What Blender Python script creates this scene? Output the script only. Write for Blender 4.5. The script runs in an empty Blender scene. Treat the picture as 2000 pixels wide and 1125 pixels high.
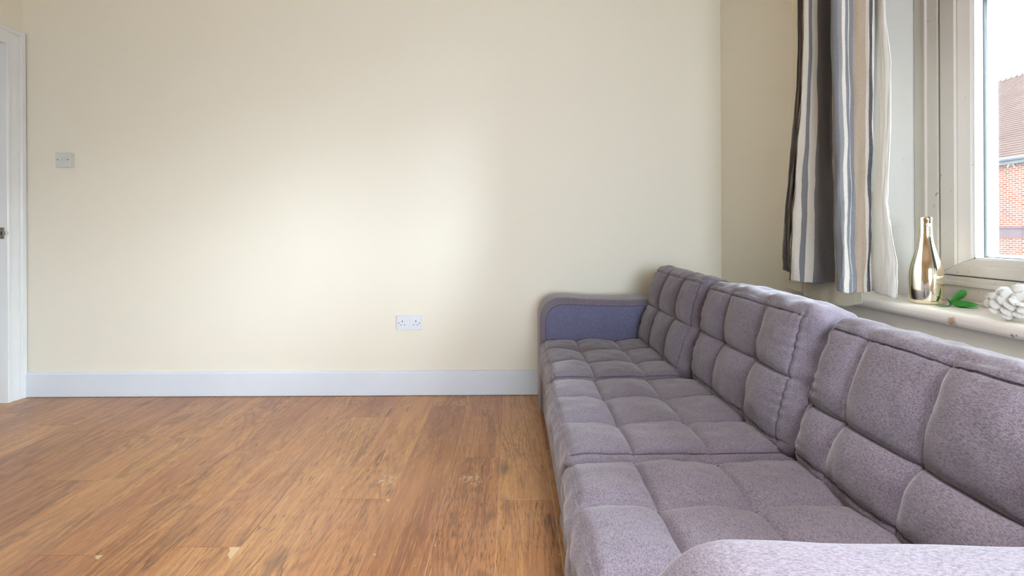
import bpy, bmesh, math, random
from mathutils import Vector, Matrix, noise
PI = math.pi
SC = bpy.context.scene
COL = SC.collection
random.seed(7)

# ------------------------------------------------------------------ camera, sky, lights, exposure
FPX = 900.0                                   # focal length for a 2000 px wide frame
cam = bpy.data.cameras.new('camera')
cam.sensor_width = 36.0
cam.lens = 36.0 * FPX / 2000.0
cam.shift_x = 0.0
cam.shift_y = -(562.5 - 452.0) / 2000.0
cam.clip_start = 0.02
cam_ob = bpy.data.objects.new('camera', cam)
COL.objects.link(cam_ob)
CAM_H = 0.954
cam_ob.location = (0, 0, CAM_H)
cam_ob.rotation_euler = (PI / 2, math.radians(0.27), 0)
SC.camera = cam_ob

world = bpy.data.worlds.new('overcast_sky')
SC.world = world
world.use_nodes = True
wn = world.node_tree.nodes
wn['Background'].inputs['Color'].default_value = (0.86, 0.93, 1.0, 1)
wn['Background'].inputs['Strength'].default_value = 4.5

def area_light(name, loc, rot, sx, sy, power, color):
    l = bpy.data.lights.new(name, 'AREA')
    l.shape = 'RECTANGLE'
    l.size, l.size_y = sx, sy
    l.energy = power
    l.color = color
    o = bpy.data.objects.new(name, l)
    o.location = loc
    o.rotation_euler = rot
    COL.objects.link(o)
    return o
# added fill lights: one standing in for front-window daylight, one under an unseen ceiling lamp
fw = area_light('front_window_fill', (0.30, -2.60, 1.20), Vector((-0.06, 1.0, -0.12)).to_track_quat('-Z', 'Z').to_euler(), 1.4, 1.1, 43, (0.77, 0.885, 1.0))
fw.data.spread = math.radians(105)
lamp_ob = area_light('ceiling_lamp_light', (0.25, 0.0, 2.30), (0, 0, 0), 0.4, 0.4, 20, (0.97, 0.96, 0.97))
lamp_ob.data.spread = math.radians(100)
# hazy sun, very soft, coming in over the street through the right-hand window
sun = bpy.data.lights.new('hazy_sun', 'SUN')
sun.energy = 38.0
sun.angle = math.radians(62)
sun.color = (0.76, 0.88, 1.0)
sun_ob = bpy.data.objects.new('hazy_sun', sun)
sun_ob.rotation_euler = Vector((-0.58, 0.68, -0.50)).to_track_quat('-Z', 'Y').to_euler()
sun_ob.location = (6, -4, 6)
COL.objects.link(sun_ob)

SC.view_settings.view_transform = 'Standard'
SC.view_settings.look = 'None'
SC.view_settings.exposure = 0.30
SC.view_settings.gamma = 1.0
SC.view_settings.use_curve_mapping = False
SC.cycles.max_bounces = 10
SC.cycles.diffuse_bounces = 6
SC.cycles.transparent_max_bounces = 12
SC.cycles.sample_clamp_indirect = 6.0

# ------------------------------------------------------------------ helpers
def srgb(r, g, b):
    f = lambda c: (c / 255 / 12.92) if c / 255 <= 0.04045 else ((c / 255 + 0.055) / 1.055) ** 2.4
    return (f(r), f(g), f(b), 1.0)

class NT:
    """small wrapper for building node materials"""
    def __init__(self, name):
        self.m = bpy.data.materials.new(name)
        self.m.use_nodes = True
        self.t = self.m.node_tree
        self.b = self.t.nodes['Principled BSDF']
        self.out = self.t.nodes['Material Output']
    def n(self, typ, **kw):
        nd = self.t.nodes.new(typ)
        for k, v in kw.items():
            if k.startswith('i_'):
                nd.inputs[k[2:].replace('_', ' ')].default_value = v
            else:
                setattr(nd, k, v)
        return nd
    def l(self, a, b):
        self.t.links.new(a, b)
    def val(self, x, sock):
        if hasattr(x, 'is_output'):
            self.l(x, sock)
        else:
            sock.default_value = x
    def math(self, op, a, b=0.0, clamp=False):
        nd = self.n('ShaderNodeMath', operation=op, use_clamp=clamp)
        self.val(a, nd.inputs[0]); self.val(b, nd.inputs[1])
        return nd.outputs[0]
    def mix(self, fac, a, b, mode='MIX'):
        nd = self.n('ShaderNodeMix', data_type='RGBA', blend_type=mode)
        self.val(fac, nd.inputs[0]); self.val(a, nd.inputs[6]); self.val(b, nd.inputs[7])
        return nd.outputs[2]
    def coord(self, which='Object'):
        return self.n('ShaderNodeTexCoord').outputs[which]
    def mapping(self, vec, scale=(1, 1, 1), loc=(0, 0, 0), rot=(0, 0, 0)):
        nd = self.n('ShaderNodeMapping')
        self.l(vec, nd.inputs['Vector'])
        nd.inputs['Scale'].default_value = scale
        self.val(loc, nd.inputs['Location'])
        nd.inputs['Rotation'].default_value = rot
        return nd.outputs[0]
    def noise(self, vec, scale=5.0, detail=2.0, rough=0.5, dist=0.0):
        nd = self.n('ShaderNodeTexNoise')
        self.l(vec, nd.inputs['Vector'])
        nd.inputs['Scale'].default_value = scale
        nd.inputs['Detail'].default_value = detail
        nd.inputs['Roughness'].default_value = rough
        nd.inputs['Distortion'].default_value = dist
        return nd.outputs['Fac']
    def ramp(self, fac, stops, interp='LINEAR'):
        nd = self.n('ShaderNodeValToRGB')
        cr = nd.color_ramp
        cr.interpolation = interp
        while len(cr.elements) < len(stops):
            cr.elements.new(0.5)
        for e, (p, c) in zip(cr.elements, stops):
            e.position = p
            e.color = c if len(c) == 4 else (*c, 1)
        self.val(fac, nd.inputs[0])
        return nd.outputs[0]
    def mask(self, fac, lo, hi):
        nd = self.n('ShaderNodeMapRange', clamp=True)
        self.val(fac, nd.inputs[0])
        nd.inputs[1].default_value = lo
        nd.inputs[2].default_value = hi
        return nd.outputs[0]
    def bump(self, h, strength=0.3, dist=0.002):
        nd = self.n('ShaderNodeBump')
        nd.inputs['Strength'].default_value = strength
        nd.inputs['Distance'].default_value = dist
        self.l(h, nd.inputs['Height'])
        self.l(nd.outputs[0], self.b.inputs['Normal'])
    def set(self, color=None, rough=None, metal=None, spec=None):
        if color is not None: self.val(color, self.b.inputs['Base Color'])
        if rough is not None: self.val(rough, self.b.inputs['Roughness'])
        if metal is not None: self.val(metal, self.b.inputs['Metallic'])
        if spec is not None: self.val(spec, self.b.inputs['Specular IOR Level'])
        return self.m

def plain(name, color, rough=0.5, metal=0.0, spec=0.5, vary=0.04, scale=30):
    t = NT(name)
    n = t.noise(t.coord(), scale, 3)
    c2 = tuple(max(0, c * (1 - vary * 3)) for c in color[:3]) + (1,)
    t.set(t.mix(n, c2, color), rough, metal, spec)
    return t.m

def link(name, me, mat=None, parent=None, loc=None, smooth=None):
    o = bpy.data.objects.new(name, me)
    COL.objects.link(o)
    if mat is not None:
        me.materials.append(mat)
    if parent is not None:
        o.parent = parent
    if loc is not None:
        o.location = loc
    return o

def obj(name, bm, mat=None, parent=None, loc=None, smooth=False, recalc=True):
    if recalc:
        bmesh.ops.recalc_face_normals(bm, faces=bm.faces)
    me = bpy.data.meshes.new(name)
    bm.to_mesh(me)
    bm.free()
    if smooth:
        for p in me.polygons:
            p.use_smooth = True
    return link(name, me, mat, parent, loc)

def pydata(name, verts, faces, mat=None, parent=None, loc=None, smooth=False, recalc=True):
    bm = bmesh.new()
    vs = [bm.verts.new(v) for v in verts]
    for f in faces:
        try:
            bm.faces.new([vs[i] for i in f])
        except ValueError:
            pass
    return obj(name, bm, mat, parent, loc, smooth, recalc)

def tag(o, label, cat, group=None, kind=None):
    o['label'] = label
    if cat: o['category'] = cat
    if group: o['group'] = group
    if kind: o['kind'] = kind
    return o

def thing(name, label, cat, loc=(0, 0, 0), rz=0.0, group=None):
    o = bpy.data.objects.new(name, None)
    o.empty_display_size = 0.1
    COL.objects.link(o)
    o.location = loc
    o.rotation_euler = (0, 0, rz)
    return tag(o, label, cat, group)

def struct(o, label):
    o['kind'] = 'structure'
    o['label'] = label
    o['category'] = o.name.split('_')[0]
    return o

def add_box(bm, a, b, bev=0.0, seg=1):
    x0, y0, z0 = (min(p, q) for p, q in zip(a, b))
    x1, y1, z1 = (max(p, q) for p, q in zip(a, b))
    vs = [bm.verts.new(p) for p in ((x0, y0, z0), (x1, y0, z0), (x1, y1, z0), (x0, y1, z0),
                                    (x0, y0, z1), (x1, y0, z1), (x1, y1, z1), (x0, y1, z1))]
    fs = [bm.faces.new([vs[i] for i in f]) for f in ((3, 2, 1, 0), (4, 5, 6, 7), (0, 1, 5, 4), (1, 2, 6, 5), (2, 3, 7, 6), (3, 0, 4, 7))]
    if bev > 0:
        es = list({e for f in fs for e in f.edges})
        bmesh.ops.bevel(bm, geom=es, offset=bev, segments=seg, affect='EDGES', profile=0.5)
    return bm

def box(name, a, b, mat, parent=None, bev=0.0, seg=2):
    bm = bmesh.new()
    add_box(bm, a, b, bev, seg)
    return obj(name, bm, mat, parent)

def boxes(name, lst, mat, parent=None, bev=0.0):
    bm = bmesh.new()
    for a, b in lst:
        add_box(bm, a, b, bev)
    return obj(name, bm, mat, parent)

def add_tube(bm, pts, rad, seg=6, caps=True):
    pts = [Vector(p) for p in pts]
    n = len(pts)
    rads = rad if isinstance(rad, (list, tuple)) else [rad] * n
    rings = []
    up = None
    for i, p in enumerate(pts):
        t = (pts[min(i + 1, n - 1)] - pts[max(i - 1, 0)]).normalized()
        if up is None:
            up = Vector((0, 0, 1)) if abs(t.z) < 0.9 else Vector((1, 0, 0))
        u = (up - t * up.dot(t))
        u = u.normalized() if u.length > 1e-6 else t.orthogonal().normalized()
        up = u
        v = t.cross(u)
        rings.append([bm.verts.new(p + (u * math.cos(2 * PI * k / seg) + v * math.sin(2 * PI * k / seg)) * rads[i]) for k in range(seg)])
    for r0, r1 in zip(rings, rings[1:]):
        for k in range(seg):
            bm.faces.new((r0[k], r0[(k + 1) % seg], r1[(k + 1) % seg], r1[k]))
    if caps:
        bm.faces.new(rings[0][::-1]); bm.faces.new(rings[-1])
    return bm

def tube(name, pts, rad, mat, parent=None, seg=8):
    bm = bmesh.new()
    add_tube(bm, pts, rad, seg)
    return obj(name, bm, mat, parent, smooth=True)

def lathe(name, prof, mat, parent=None, seg=40, loc=(0, 0, 0)):
    bm = bmesh.new()
    rings = []
    for r, z in prof:
        if r < 1e-5:
            rings.append([bm.verts.new((0, 0, z))])
        else:
            rings.append([bm.verts.new((r * math.cos(2 * PI * k / seg), r * math.sin(2 * PI * k / seg), z)) for k in range(seg)])
    for a, b in zip(rings, rings[1:]):
        for k in range(seg):
            k2 = (k + 1) % seg
            if len(a) == 1 and len(b) == 1: continue
            if len(a) == 1: bm.faces.new((a[0], b[k], b[k2]))
            elif len(b) == 1: bm.faces.new((a[k], b[0], a[k2]))
            else: bm.faces.new((a[k], a[k2], b[k2], b[k]))
    return obj(name, bm, mat, parent, loc, smooth=True)

def prism(name, outline, axis, lo, hi, mat, parent=None, smooth=False):
    """extrude a 2-D outline along an axis ('x','y','z')"""
    def p3(p, h):
        return {'x': (h, p[0], p[1]), 'y': (p[0], h, p[1]), 'z': (p[0], p[1], h)}[axis]
    n = len(outline)
    v = [p3(p, lo) for p in outline] + [p3(p, hi) for p in outline]
    f = [tuple(range(n))[::-1], tuple(range(n, 2 * n))] + [(i, (i + 1) % n, n + (i + 1) % n, n + i) for i in range(n)]
    return pydata(name, v, f, mat, parent, smooth=smooth)

def interp(tab, x):
    if x <= tab[0][0]: return tab[0][1]
    for (a, va), (b, vb) in zip(tab, tab[1:]):
        if x <= b:
            t = (x - a) / (b - a)
            return va + (vb - va) * t
    return tab[-1][1]

# ------------------------------------------------------------------ materials
def mat_wall(name, col):
    t = NT(name)
    c = t.coord('Object')
    big = t.noise(c, 1.7, 3)
    fine = t.noise(c, 140, 3, 0.6)
    dark = tuple(x * 0.965 for x in col[:3]) + (1,)
    t.set(t.mix(big, dark, col), 0.62, 0, 0.25)
    t.bump(fine, 0.12, 0.001)
    return t.m
M_WALL = mat_wall('cream_wall_paint', srgb(238, 233, 218))
M_CEIL = mat_wall('ceiling_paint', srgb(240, 236, 222))

def mat_gloss(name, col, spots=0.0, rough=0.28):
    t = NT(name)
    c = t.coord('Object')
    n = t.noise(c, 6, 3)
    base = t.mix(n, tuple(x * 0.93 for x in col[:3]) + (1,), col)
    if spots:
        s = t.noise(c, 46, 3, 0.6)
        big = t.noise(c, 9, 2)
        m = t.math('MULTIPLY', t.mask(s, 0.66, 0.72), t.mask(big, 0.5, 0.62))
        base = t.mix(t.math('MULTIPLY', m, spots), base, srgb(120, 92, 62))
        grime = t.mask(t.noise(t.mapping(c, (4, 14, 14)), 3, 4, 0.6), 0.52, 0.75)
        base = t.mix(t.math('MULTIPLY', grime, 0.22), base, srgb(205, 186, 150))
    t.set(base, rough, 0, 0.5)
    t.bump(t.noise(c, 60, 2), 0.05, 0.001)
    return t.m
M_GLOSS = mat_gloss('white_gloss_paint', srgb(232, 236, 238))
M_SKIRT = mat_gloss('skirting_gloss_paint', srgb(226, 233, 242), rough=0.33)
M_FRAME = mat_gloss('aged_window_paint', srgb(206, 197, 188), 0.9, 0.35)
M_REVEAL = mat_gloss('grey_white_reveal_paint', srgb(206, 203, 198), 0.25, 0.4)
M_UPVC = mat_gloss('white_window_bead', srgb(240, 241, 240), 0.0, 0.3)
M_PLASTIC = plain('white_plastic', srgb(226, 232, 240), 0.32, vary=0.01)
M_SWITCH = plain('grey_white_plastic', srgb(214, 216, 214), 0.35, vary=0.01)
M_DARK = plain('dark_recess', srgb(40, 38, 40), 0.6)
M_STEEL = plain('worn_steel', srgb(150, 144, 132), 0.4, 0.9)
M_GASKET = plain('grey_gasket', srgb(88, 92, 92), 0.7)

def mat_sill():
    t = NT('window_sill_paint')
    g = t.n('ShaderNodeNewGeometry').outputs['Position']
    base = srgb(238, 231, 222)
    n = t.noise(g, 5, 3)
    c = t.mix(n, srgb(235, 227, 217), base)
    for (p, r, col) in (((1.203, 1.262, 0.700), 0.016, srgb(176, 132, 84)), ((1.203, 1.11, 0.697), 0.006, srgb(110, 98, 86)),
                        ((1.203, 1.092, 0.689), 0.005, srgb(104, 92, 80)), ((1.203, 1.10, 0.700), 0.004, srgb(120, 104, 90)),
                        ((1.25, 1.14, 0.723), 0.035, srgb(222, 204, 170)), ((1.36, 1.60, 0.723), 0.014, srgb(190, 160, 120))):
        d = t.n('ShaderNodeVectorMath', operation='DISTANCE')
        t.l(g, d.inputs[0]); d.inputs[1].default_value = p
        e = t.math('ADD', d.outputs['Value'], t.math('MULTIPLY', t.math('SUBTRACT', t.noise(g, 120, 3), 0.5), r * 1.6))
        m = t.math('SUBTRACT', 1.0, t.mask(e, r * 0.35, r))
        c = t.mix(t.math('MULTIPLY', m, 0.75), c, col)
    t.set(c, 0.33, 0, 0.5)
    return t.m
M_SILL = mat_sill()

def mat_wood():
    t = NT('laminate_oak')
    oi = t.n('ShaderNodeObjectInfo')
    rnd = oi.outputs['Random']
    off = t.n('ShaderNodeCombineXYZ')
    t.l(t.math('MULTIPLY', rnd, 31.7), off.inputs[0])
    t.l(t.math('MULTIPLY', rnd, 83.1), off.inputs[1])
    base = t.n('ShaderNodeVectorMath', operation='ADD')
    t.l(t.coord('Object'), base.inputs[0]); t.l(off.outputs[0], base.inputs[1])
    p = base.outputs[0]
    # board tone
    r2 = t.math('FRACT', t.math('MULTIPLY', rnd, 7.37))
    tone = t.ramp(r2, [(0.0, srgb(158, 98, 62)), (0.25, srgb(186, 126, 80)), (0.5, srgb(208, 152, 92)), (0.75, srgb(168, 104, 68)), (1.0, srgb(212, 160, 100))])
    # broad streaks along the board, each with its own drift
    warp = t.noise(t.mapping(p, (3, 1.3, 1)), 1.0, 2)
    st = t.noise(t.mapping(p, (16, 1.1, 1)), 1.0, 5, 0.62, 0.9)
    c = t.mix(t.mask(st, 0.36, 0.66), t.mix(0.42, tone, srgb(112, 64, 40)), t.mix(0.25, tone, srgb(226, 174, 108)))
    red = t.mask(t.noise(t.mapping(p, (6, 1.0, 1), (8, 2, 0)), 1.0, 3, 0.6), 0.5, 0.75)
    c = t.mix(t.math('MULTIPLY', red, 0.45), c, srgb(158, 88, 60))
    grey = t.mask(t.noise(t.mapping(p, (5, 1.6, 1), (2, 7, 0)), 1.0, 4, 0.6), 0.55, 0.8)
    c = t.mix(t.math('MULTIPLY', grey, 0.4), c, srgb(142, 108, 88))
    # pores: short dark dashes
    fine = t.noise(t.mapping(p, (400, 20, 1)), 1.0, 2, 0.6)
    fine2 = t.noise(t.mapping(p, (150, 7, 1), (3, 9, 0)), 1.0, 4, 0.65)
    # cathedral figure: contour lines of a stretched noise, broken by the pores
    cn = t.noise(t.mapping(p, (7.0, 1.0, 1)), 1.0, 1.2, 0.4, 0.4)
    rings = t.math('SINE', t.math('ADD', t.math('MULTIPLY', cn, 84.0), t.math('MULTIPLY', fine2, 2.5)))
    ringm = t.math('MULTIPLY', t.mask(rings, 0.1, 0.95), t.mask(warp, 0.38, 0.62))
    c = t.mix(t.math('MULTIPLY', ringm, 0.62), c, srgb(112, 70, 48))
    c = t.mix(t.math('MULTIPLY', t.mask(fine, 0.54, 0.60), t.mask(warp, 0.34, 0.66)), c, srgb(88, 52, 36))
    c = t.mix(t.math('MULTIPLY', t.mask(fine2, 0.54, 0.66), 0.32), c, srgb(232, 186, 130))
    # dark short cracks
    crack = t.noise(t.mapping(p, (42, 5.5, 1), (7, 1, 0)), 1.0, 3, 0.7, 0.8)
    lim = t.noise(t.mapping(p, (4, 1.2, 1), (1, 4, 0)), 1.0, 2)
    ck = t.math('MULTIPLY', t.mask(crack, 0.60, 0.66), t.mask(lim, 0.46, 0.58))
    c = t.mix(t.math('MULTIPLY', ck, 0.8), c, srgb(74, 46, 34))
    # knots
    vo = t.n('ShaderNodeTexVoronoi', feature='F1')
    t.l(t.mapping(p, (5.0, 2.1, 1)), vo.inputs['Vector'])
    vo.inputs['Scale'].default_value = 1.0
    kd = t.math('ADD', vo.outputs['Distance'], t.math('MULTIPLY', t.math('SUBTRACT', t.noise(t.mapping(p, (40, 14, 1)), 1.0, 3), 0.5), 0.16))
    sep = t.n('ShaderNodeSeparateColor')
    t.l(vo.outputs['Color'], sep.inputs[0])
    on = t.math('GREATER_THAN', sep.outputs[0], 0.15)
    k = t.math('MULTIPLY', t.math('SUBTRACT', 1.0, t.mask(kd, 0.03, 0.17)), on)
    c = t.mix(t.math('MULTIPLY', k, 0.75), c, srgb(84, 56, 44))
    # wear: pale scuffs at fixed spots of the floor, dust film
    g = t.n('ShaderNodeNewGeometry').outputs['Position']
    dust = t.mask(t.noise(g, 1.6, 4, 0.6), 0.4, 0.75)
    c = t.mix(t.math('MULTIPLY', dust, 0.22), c, srgb(206, 180, 170))
    for (px, py, r) in ((-0.158, 1.775, 0.06), (-0.49, 1.77, 0.045)):
        d = t.n('ShaderNodeVectorMath', operation='DISTANCE')
        t.l(g, d.inputs[0]); d.inputs[1].default_value = (px, py, 0)
        m = t.math('SUBTRACT', 1.0, t.mask(d.outputs['Value'], r * 0.3, r))
        flake = t.mask(t.noise(t.mapping(g, (75, 40, 1)), 1.0, 3, 0.7), 0.50, 0.56)
        c = t.mix(t.math('MULTIPLY', t.math('MULTIPLY', m, flake), 0.75), c, srgb(226, 200, 158))
    c = t.mix(0.09, c, srgb(240, 186, 138))
    speck = t.mask(t.noise(g, 48, 1, 0.4), 0.80, 0.815)
    c = t.mix(t.math('MULTIPLY', speck, 0.7), c, srgb(236, 226, 210))
    t.set(c, t.math('ADD', 0.30, t.math('MULTIPLY', dust, 0.16)), 0, 0.5)
    h = t.math('SUBTRACT', t.math('ADD', fine, t.math('MULTIPLY', fine2, 0.5)), t.math('MULTIPLY', ck, 0.8))
    t.bump(h, 0.16, 0.0012)
    return t.m
M_WOOD = mat_wood()
M_CORE = plain('pale_board_core', srgb(226, 196, 160), 0.8, vary=0.05)

def mat_fabric(name, ca, cb, cc, stretch, weave=1.0):
    """heathered upholstery: light, dark and tan threads, streaked along one direction"""
    t = NT(name)
    c = t.coord('Object')
    sx = tuple(150 if s else 800 for s in stretch)
    sy = tuple(800 if s else 260 for s in stretch)
    n1 = t.noise(t.mapping(c, sx), 1.0, 2, 0.6)
    n2 = t.noise(t.mapping(c, sy, (5, 5, 5)), 1.0, 2, 0.6)
    n3 = t.noise(c, 560, 2, 0.6)
    big = t.noise(c, 5, 3, 0.55)
    col = t.mix(t.mask(n1, 0.38, 0.56), cb, ca)
    col = t.mix(t.math('MULTIPLY', t.mask(n2, 0.52, 0.60), 0.55), col, cb)
    col = t.mix(t.math('MULTIPLY', t.mask(n3, 0.56, 0.64), 0.45), col, cc)
    col = t.mix(t.math('MULTIPLY', t.mask(big, 0.42, 0.7), 0.10), col, tuple(min(1, x * 1.35) for x in ca[:3]) + (1,))
    t.set(col, 0.9, 0, 0.15)
    t.b.inputs['Sheen Weight'].default_value = 0.35
    t.b.inputs['Sheen Roughness'].default_value = 0.45
    h = t.math('ADD', t.math('ADD', n1, n2), n3)
    t.bump(h, 0.16 * weave, 0.0006)
    return t.m
CA, CB, CC = srgb(127, 119, 131), srgb(86, 79, 90), srgb(144, 129, 127)
M_FAB = mat_fabric('heather_grey_upholstery', CA, CB, CC, (0, 1, 0))
M_FAB_ARM = mat_fabric('heather_grey_arm_upholstery', CA, CB, CC, (1, 0, 0))
M_FAB_BLUE_CAST = mat_fabric('blue_cast_arm_upholstery', srgb(116, 115, 143), srgb(80, 80, 106), srgb(124, 120, 136), (1, 0, 0))  # same grey fabric, with the bluish cast of the light put into its colour
M_SEAM = plain('dark_stitching', srgb(84, 79, 94), 0.9, vary=0.1, scale=300)

# ------------------------------------------------------------------ room shell
XL, XR, YF, YB, ZC = -2.86, 1.227, 2.70, -2.70, 2.52
def rect_wall(name, axis, pos, thick, u0, u1, z0, z1, holes, mat):
    """wall slab with rectangular holes; axis 'x' = plane x=pos (u is y), 'y' = plane y=pos (u is x)"""
    us = sorted({u0, u1} | {h[0] for h in holes} | {h[1] for h in holes})
    zs = sorted({z0, z1} | {h[2] for h in holes} | {h[3] for h in holes})
    bm = bmesh.new()
    for a, b in zip(us, us[1:]):
        for c, d in zip(zs, zs[1:]):
            mu, mz = (a + b) / 2, (c + d) / 2
            if any(h[0] < mu < h[1] and h[2] < mz < h[3] for h in holes):
                continue
            if axis == 'x': add_box(bm, (pos, a, c), (pos + thick, b, d))
            else: add_box(bm, (a, pos, c), (b, pos + thick, d))
    bmesh.ops.remove_doubles(bm, verts=bm.verts, dist=1e-5)
    seen = {}
    for f in list(bm.faces):
        seen.setdefault(tuple(sorted(v.index for v in f.verts)), []).append(f)
    return obj(name, bm, mat)

struct(rect_wall('wall_back', 'y', YF, 0.15, XL - 0.3, XR + 0.45, -0.1, ZC, [], M_WALL), 'long cream wall behind the sofa with a socket and switch')
WIN = (-0.62, 1.76, 0.70, 2.16)               # window opening in the right wall: y0, y1, z0, z1
struct(rect_wall('wall_right', 'x', XR, 0.30, YB, YF, -0.1, ZC, [WIN], M_WALL), 'cream wall on the right with the window')
DOOR = (1.775, 2.600, -0.1, 2.03)
struct(rect_wall('wall_left', 'x', XL - 0.12, 0.12, YB, YF, -0.1, ZC, [DOOR], M_WALL), 'cream wall on the left with the doorway')
struct(rect_wall('wall_front', 'y', YB - 0.2, 0.2, XL - 0.3, XR + 0.45, -0.1, ZC, [(-0.75, 1.05, 0.62, 2.25)], M_WALL), 'cream wall behind the viewer with the front window')
struct(box('ceiling', (XL - 0.3, YB - 0.2, ZC), (XR + 0.45, YF + 0.15, ZC + 0.12), M_CEIL), 'plain off-white ceiling')

# floor: pale core board below, laminate planks on it
floor = struct(box('floor', (XL - 0.3, YB - 0.2, -0.12), (XR + 0.45, YF + 0.15, -0.0013), M_CORE), 'orange-brown oak laminate floor with worn joints')
PW = 0.194
X0 = 0.141
JOINTS = {0: [1.638], 1: [1.947], 2: [2.525], 3: [1.648], 4: [2.378], 5: [1.40], 7: [1.367], 8: [2.146], 10: [2.224], 6: [2.02], 9: [1.78], 11: [1.53], 12: [2.3], 13: [1.9], 14: [2.45]}
CHIP = {(5, 1.40): (0.034, 0.052), (7, 1.367): (0.026, 0.018), (3, 1.648): (0.016, 0.016), (2, 2.525): (0.010, 0.05)}
LEN = 1.29
def plank(x0, x1, y0, y1, chip=None):
    gx = random.choice((0.0003, 0.0004, 0.0006, 0.0012))
    gy = random.choice((0.0004, 0.0006, 0.0009))
    x0 += gx; x1 -= gx; y0 += gy; y1 -= gy
    cx, cy = (x0 + x1) / 2, (y0 + y1) / 2
    pts = [(x0, y0), (x1, y0)]
    if chip:
        a, b = chip
        pts += [(x1, y1 - b), (x1 - a * 0.55, y1 - b * 0.62), (x1 - a * 0.62, y1 - b * 0.3), (x1 - a, y1)]
    else:
        pts += [(x1, y1)]
    pts += [(x0, y1)]
    n = len(pts)
    sx, sy = 1 - 0.0012 / (x1 - x0), 1 - 0.0012 / max(0.05, y1 - y0)
    lift = random.uniform(-0.0003, 0.0003)
    v = []
    for k, (z, s) in enumerate(((lift, True), (lift - 0.0006, False), (-0.004, False))):
        for (x, y) in pts:
            v.append(((x - cx) * (sx if s else 1), (y - cy) * (sy if s else 1), z))
    f = [tuple(range(n))]
    for r in range(2):
        for i in range(n):
            j = (i + 1) % n
            f.append((r * n + i, (r + 1) * n + i, (r + 1) * n + j, r * n + j))
    f.append(tuple(range(2 * n, 3 * n))[::-1])
    pydata('plank', v, f, M_WOOD, floor, (cx, cy, 0))
for k in range(-6, 16):
    x1 = X0 - k * PW
    x0 = x1 - PW
    x0c, x1c = max(x0, XL - 0.12), min(x1, XR)
    if x1c - x0c < 0.01: continue
    j = JOINTS.get(k, [random.uniform(0.6, 2.4)])[0]
    ys = [YB, YF]
    y = j
    while y > YB + 0.05:
        ys.append(y); y -= LEN
    y = j + LEN
    while y < YF - 0.05:
        ys.append(y); y += LEN
    ys.sort()
    for a, b in zip(ys, ys[1:]):
        chip = None
        for (kk, jj), c in CHIP.items():
            if kk == k and abs(b - jj) < 1e-4: chip = c
        plank(x0c, x1c, a, b, chip)

# skirting boards
def skirting(name, outline_axis, pos, sgn, lo, hi, label):
    t, h = 0.018, 0.143
    prof = [(0, 0.003), (t, 0.003), (t, h - 0.010), (t - 0.004, h - 0.003), (t - 0.010, h), (0, h)]
    pts = [(pos + sgn * a, b) for a, b in prof]
    ax = outline_axis
    return struct(prism(name, pts, ax, lo, hi, M_SKIRT), label)
skirting('baseboard_back', 'x', YF, -1, -2.838, XR, 'white painted skirting board along the long wall')
skirting('baseboard_right', 'y', XR, -1, YB, YF - 0.018, 'white skirting board behind the sofa')
skirting('baseboard_left', 'y', XL, 1, YB, 1.668, 'white skirting board beyond the doorway')

# ------------------------------------------------------------------ doorway on the left
door = struct(thing('door_1', '', ''), 'white doorway at the left edge with moulded frame')
# moulded architrave: profile depth (x) against distance from the opening edge
ARC = [(0.0, 0.0), (0.0, 0.012), (0.006, 0.016), (0.018, 0.016), (0.022, 0.011), (0.030, 0.013), (0.052, 0.019), (0.066, 0.021),
       (0.074, 0.017), (0.080, 0.025), (0.100, 0.026), (0.106, 0.023), (0.108, 0.0)]
yo0, yo1, zo = 1.775, 2.600, 2.03
ARC = [(d * 0.89, h) for d, h in ARC]
def arch_path(d):
    return [(yo0 - d, 0.0), (yo0 - d, zo + d), (yo1 + d, zo + d), (yo1 + d, 0.0)]
def arch_piece(seg):
    v, f = [], []
    n = len(ARC)
    for d, h in ARC:
        p = arch_path(d)
        for q in (p[seg], p[seg + 1]):
            v.append((XL + h, q[0], q[1]))
    for i in range(n - 1):
        f.append((2 * i, 2 * i + 1, 2 * i + 3, 2 * i + 2))
    f.append(tuple(2 * i for i in range(n)))
    f.append(tuple(2 * i + 1 for i in range(n))[::-1])
    f.append((0, 2 * n - 2, 2 * n - 1, 1))
    pydata('architrave', v, f, M_GLOSS, door)
for s in range(3):
    arch_piece(s)
boxes('door_lining', [((XL - 0.12, yo1 - 0.001, 0.0), (XL + 0.004, yo1 + 0.03, zo + 0.03)), ((XL - 0.12, yo0 - 0.03, 0.0), (XL + 0.004, yo0 + 0.001, zo + 0.03)),
                      ((XL - 0.12, yo0, zo - 0.001), (XL + 0.004, yo1, zo + 0.03))], M_GLOSS, door)
boxes('door_stop', [((XL - 0.10, yo1 - 0.014, 0.0), (XL - 0.065, yo1, zo)), ((XL - 0.10, yo0, 0.0), (XL - 0.065, yo0 + 0.014, zo)),
                    ((XL - 0.10, yo0, zo - 0.014), (XL - 0.065, yo1, zo))], M_GLOSS, door)
leaf = box('door_leaf', (XL - 0.16, yo0 - 0.02, 0.006), (XL - 0.105, yo1 + 0.02, zo + 0.02), M_GLOSS, door, 0.002)
boxes('door_panel', [((XL - 0.106, yo0 + 0.12, 0.25), (XL - 0.098, yo1 - 0.12, 0.85)), ((XL - 0.106, yo0 + 0.12, 1.05), (XL - 0.098, yo1 - 0.12, 1.85))], M_GLOSS, leaf, 0.003)
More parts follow.
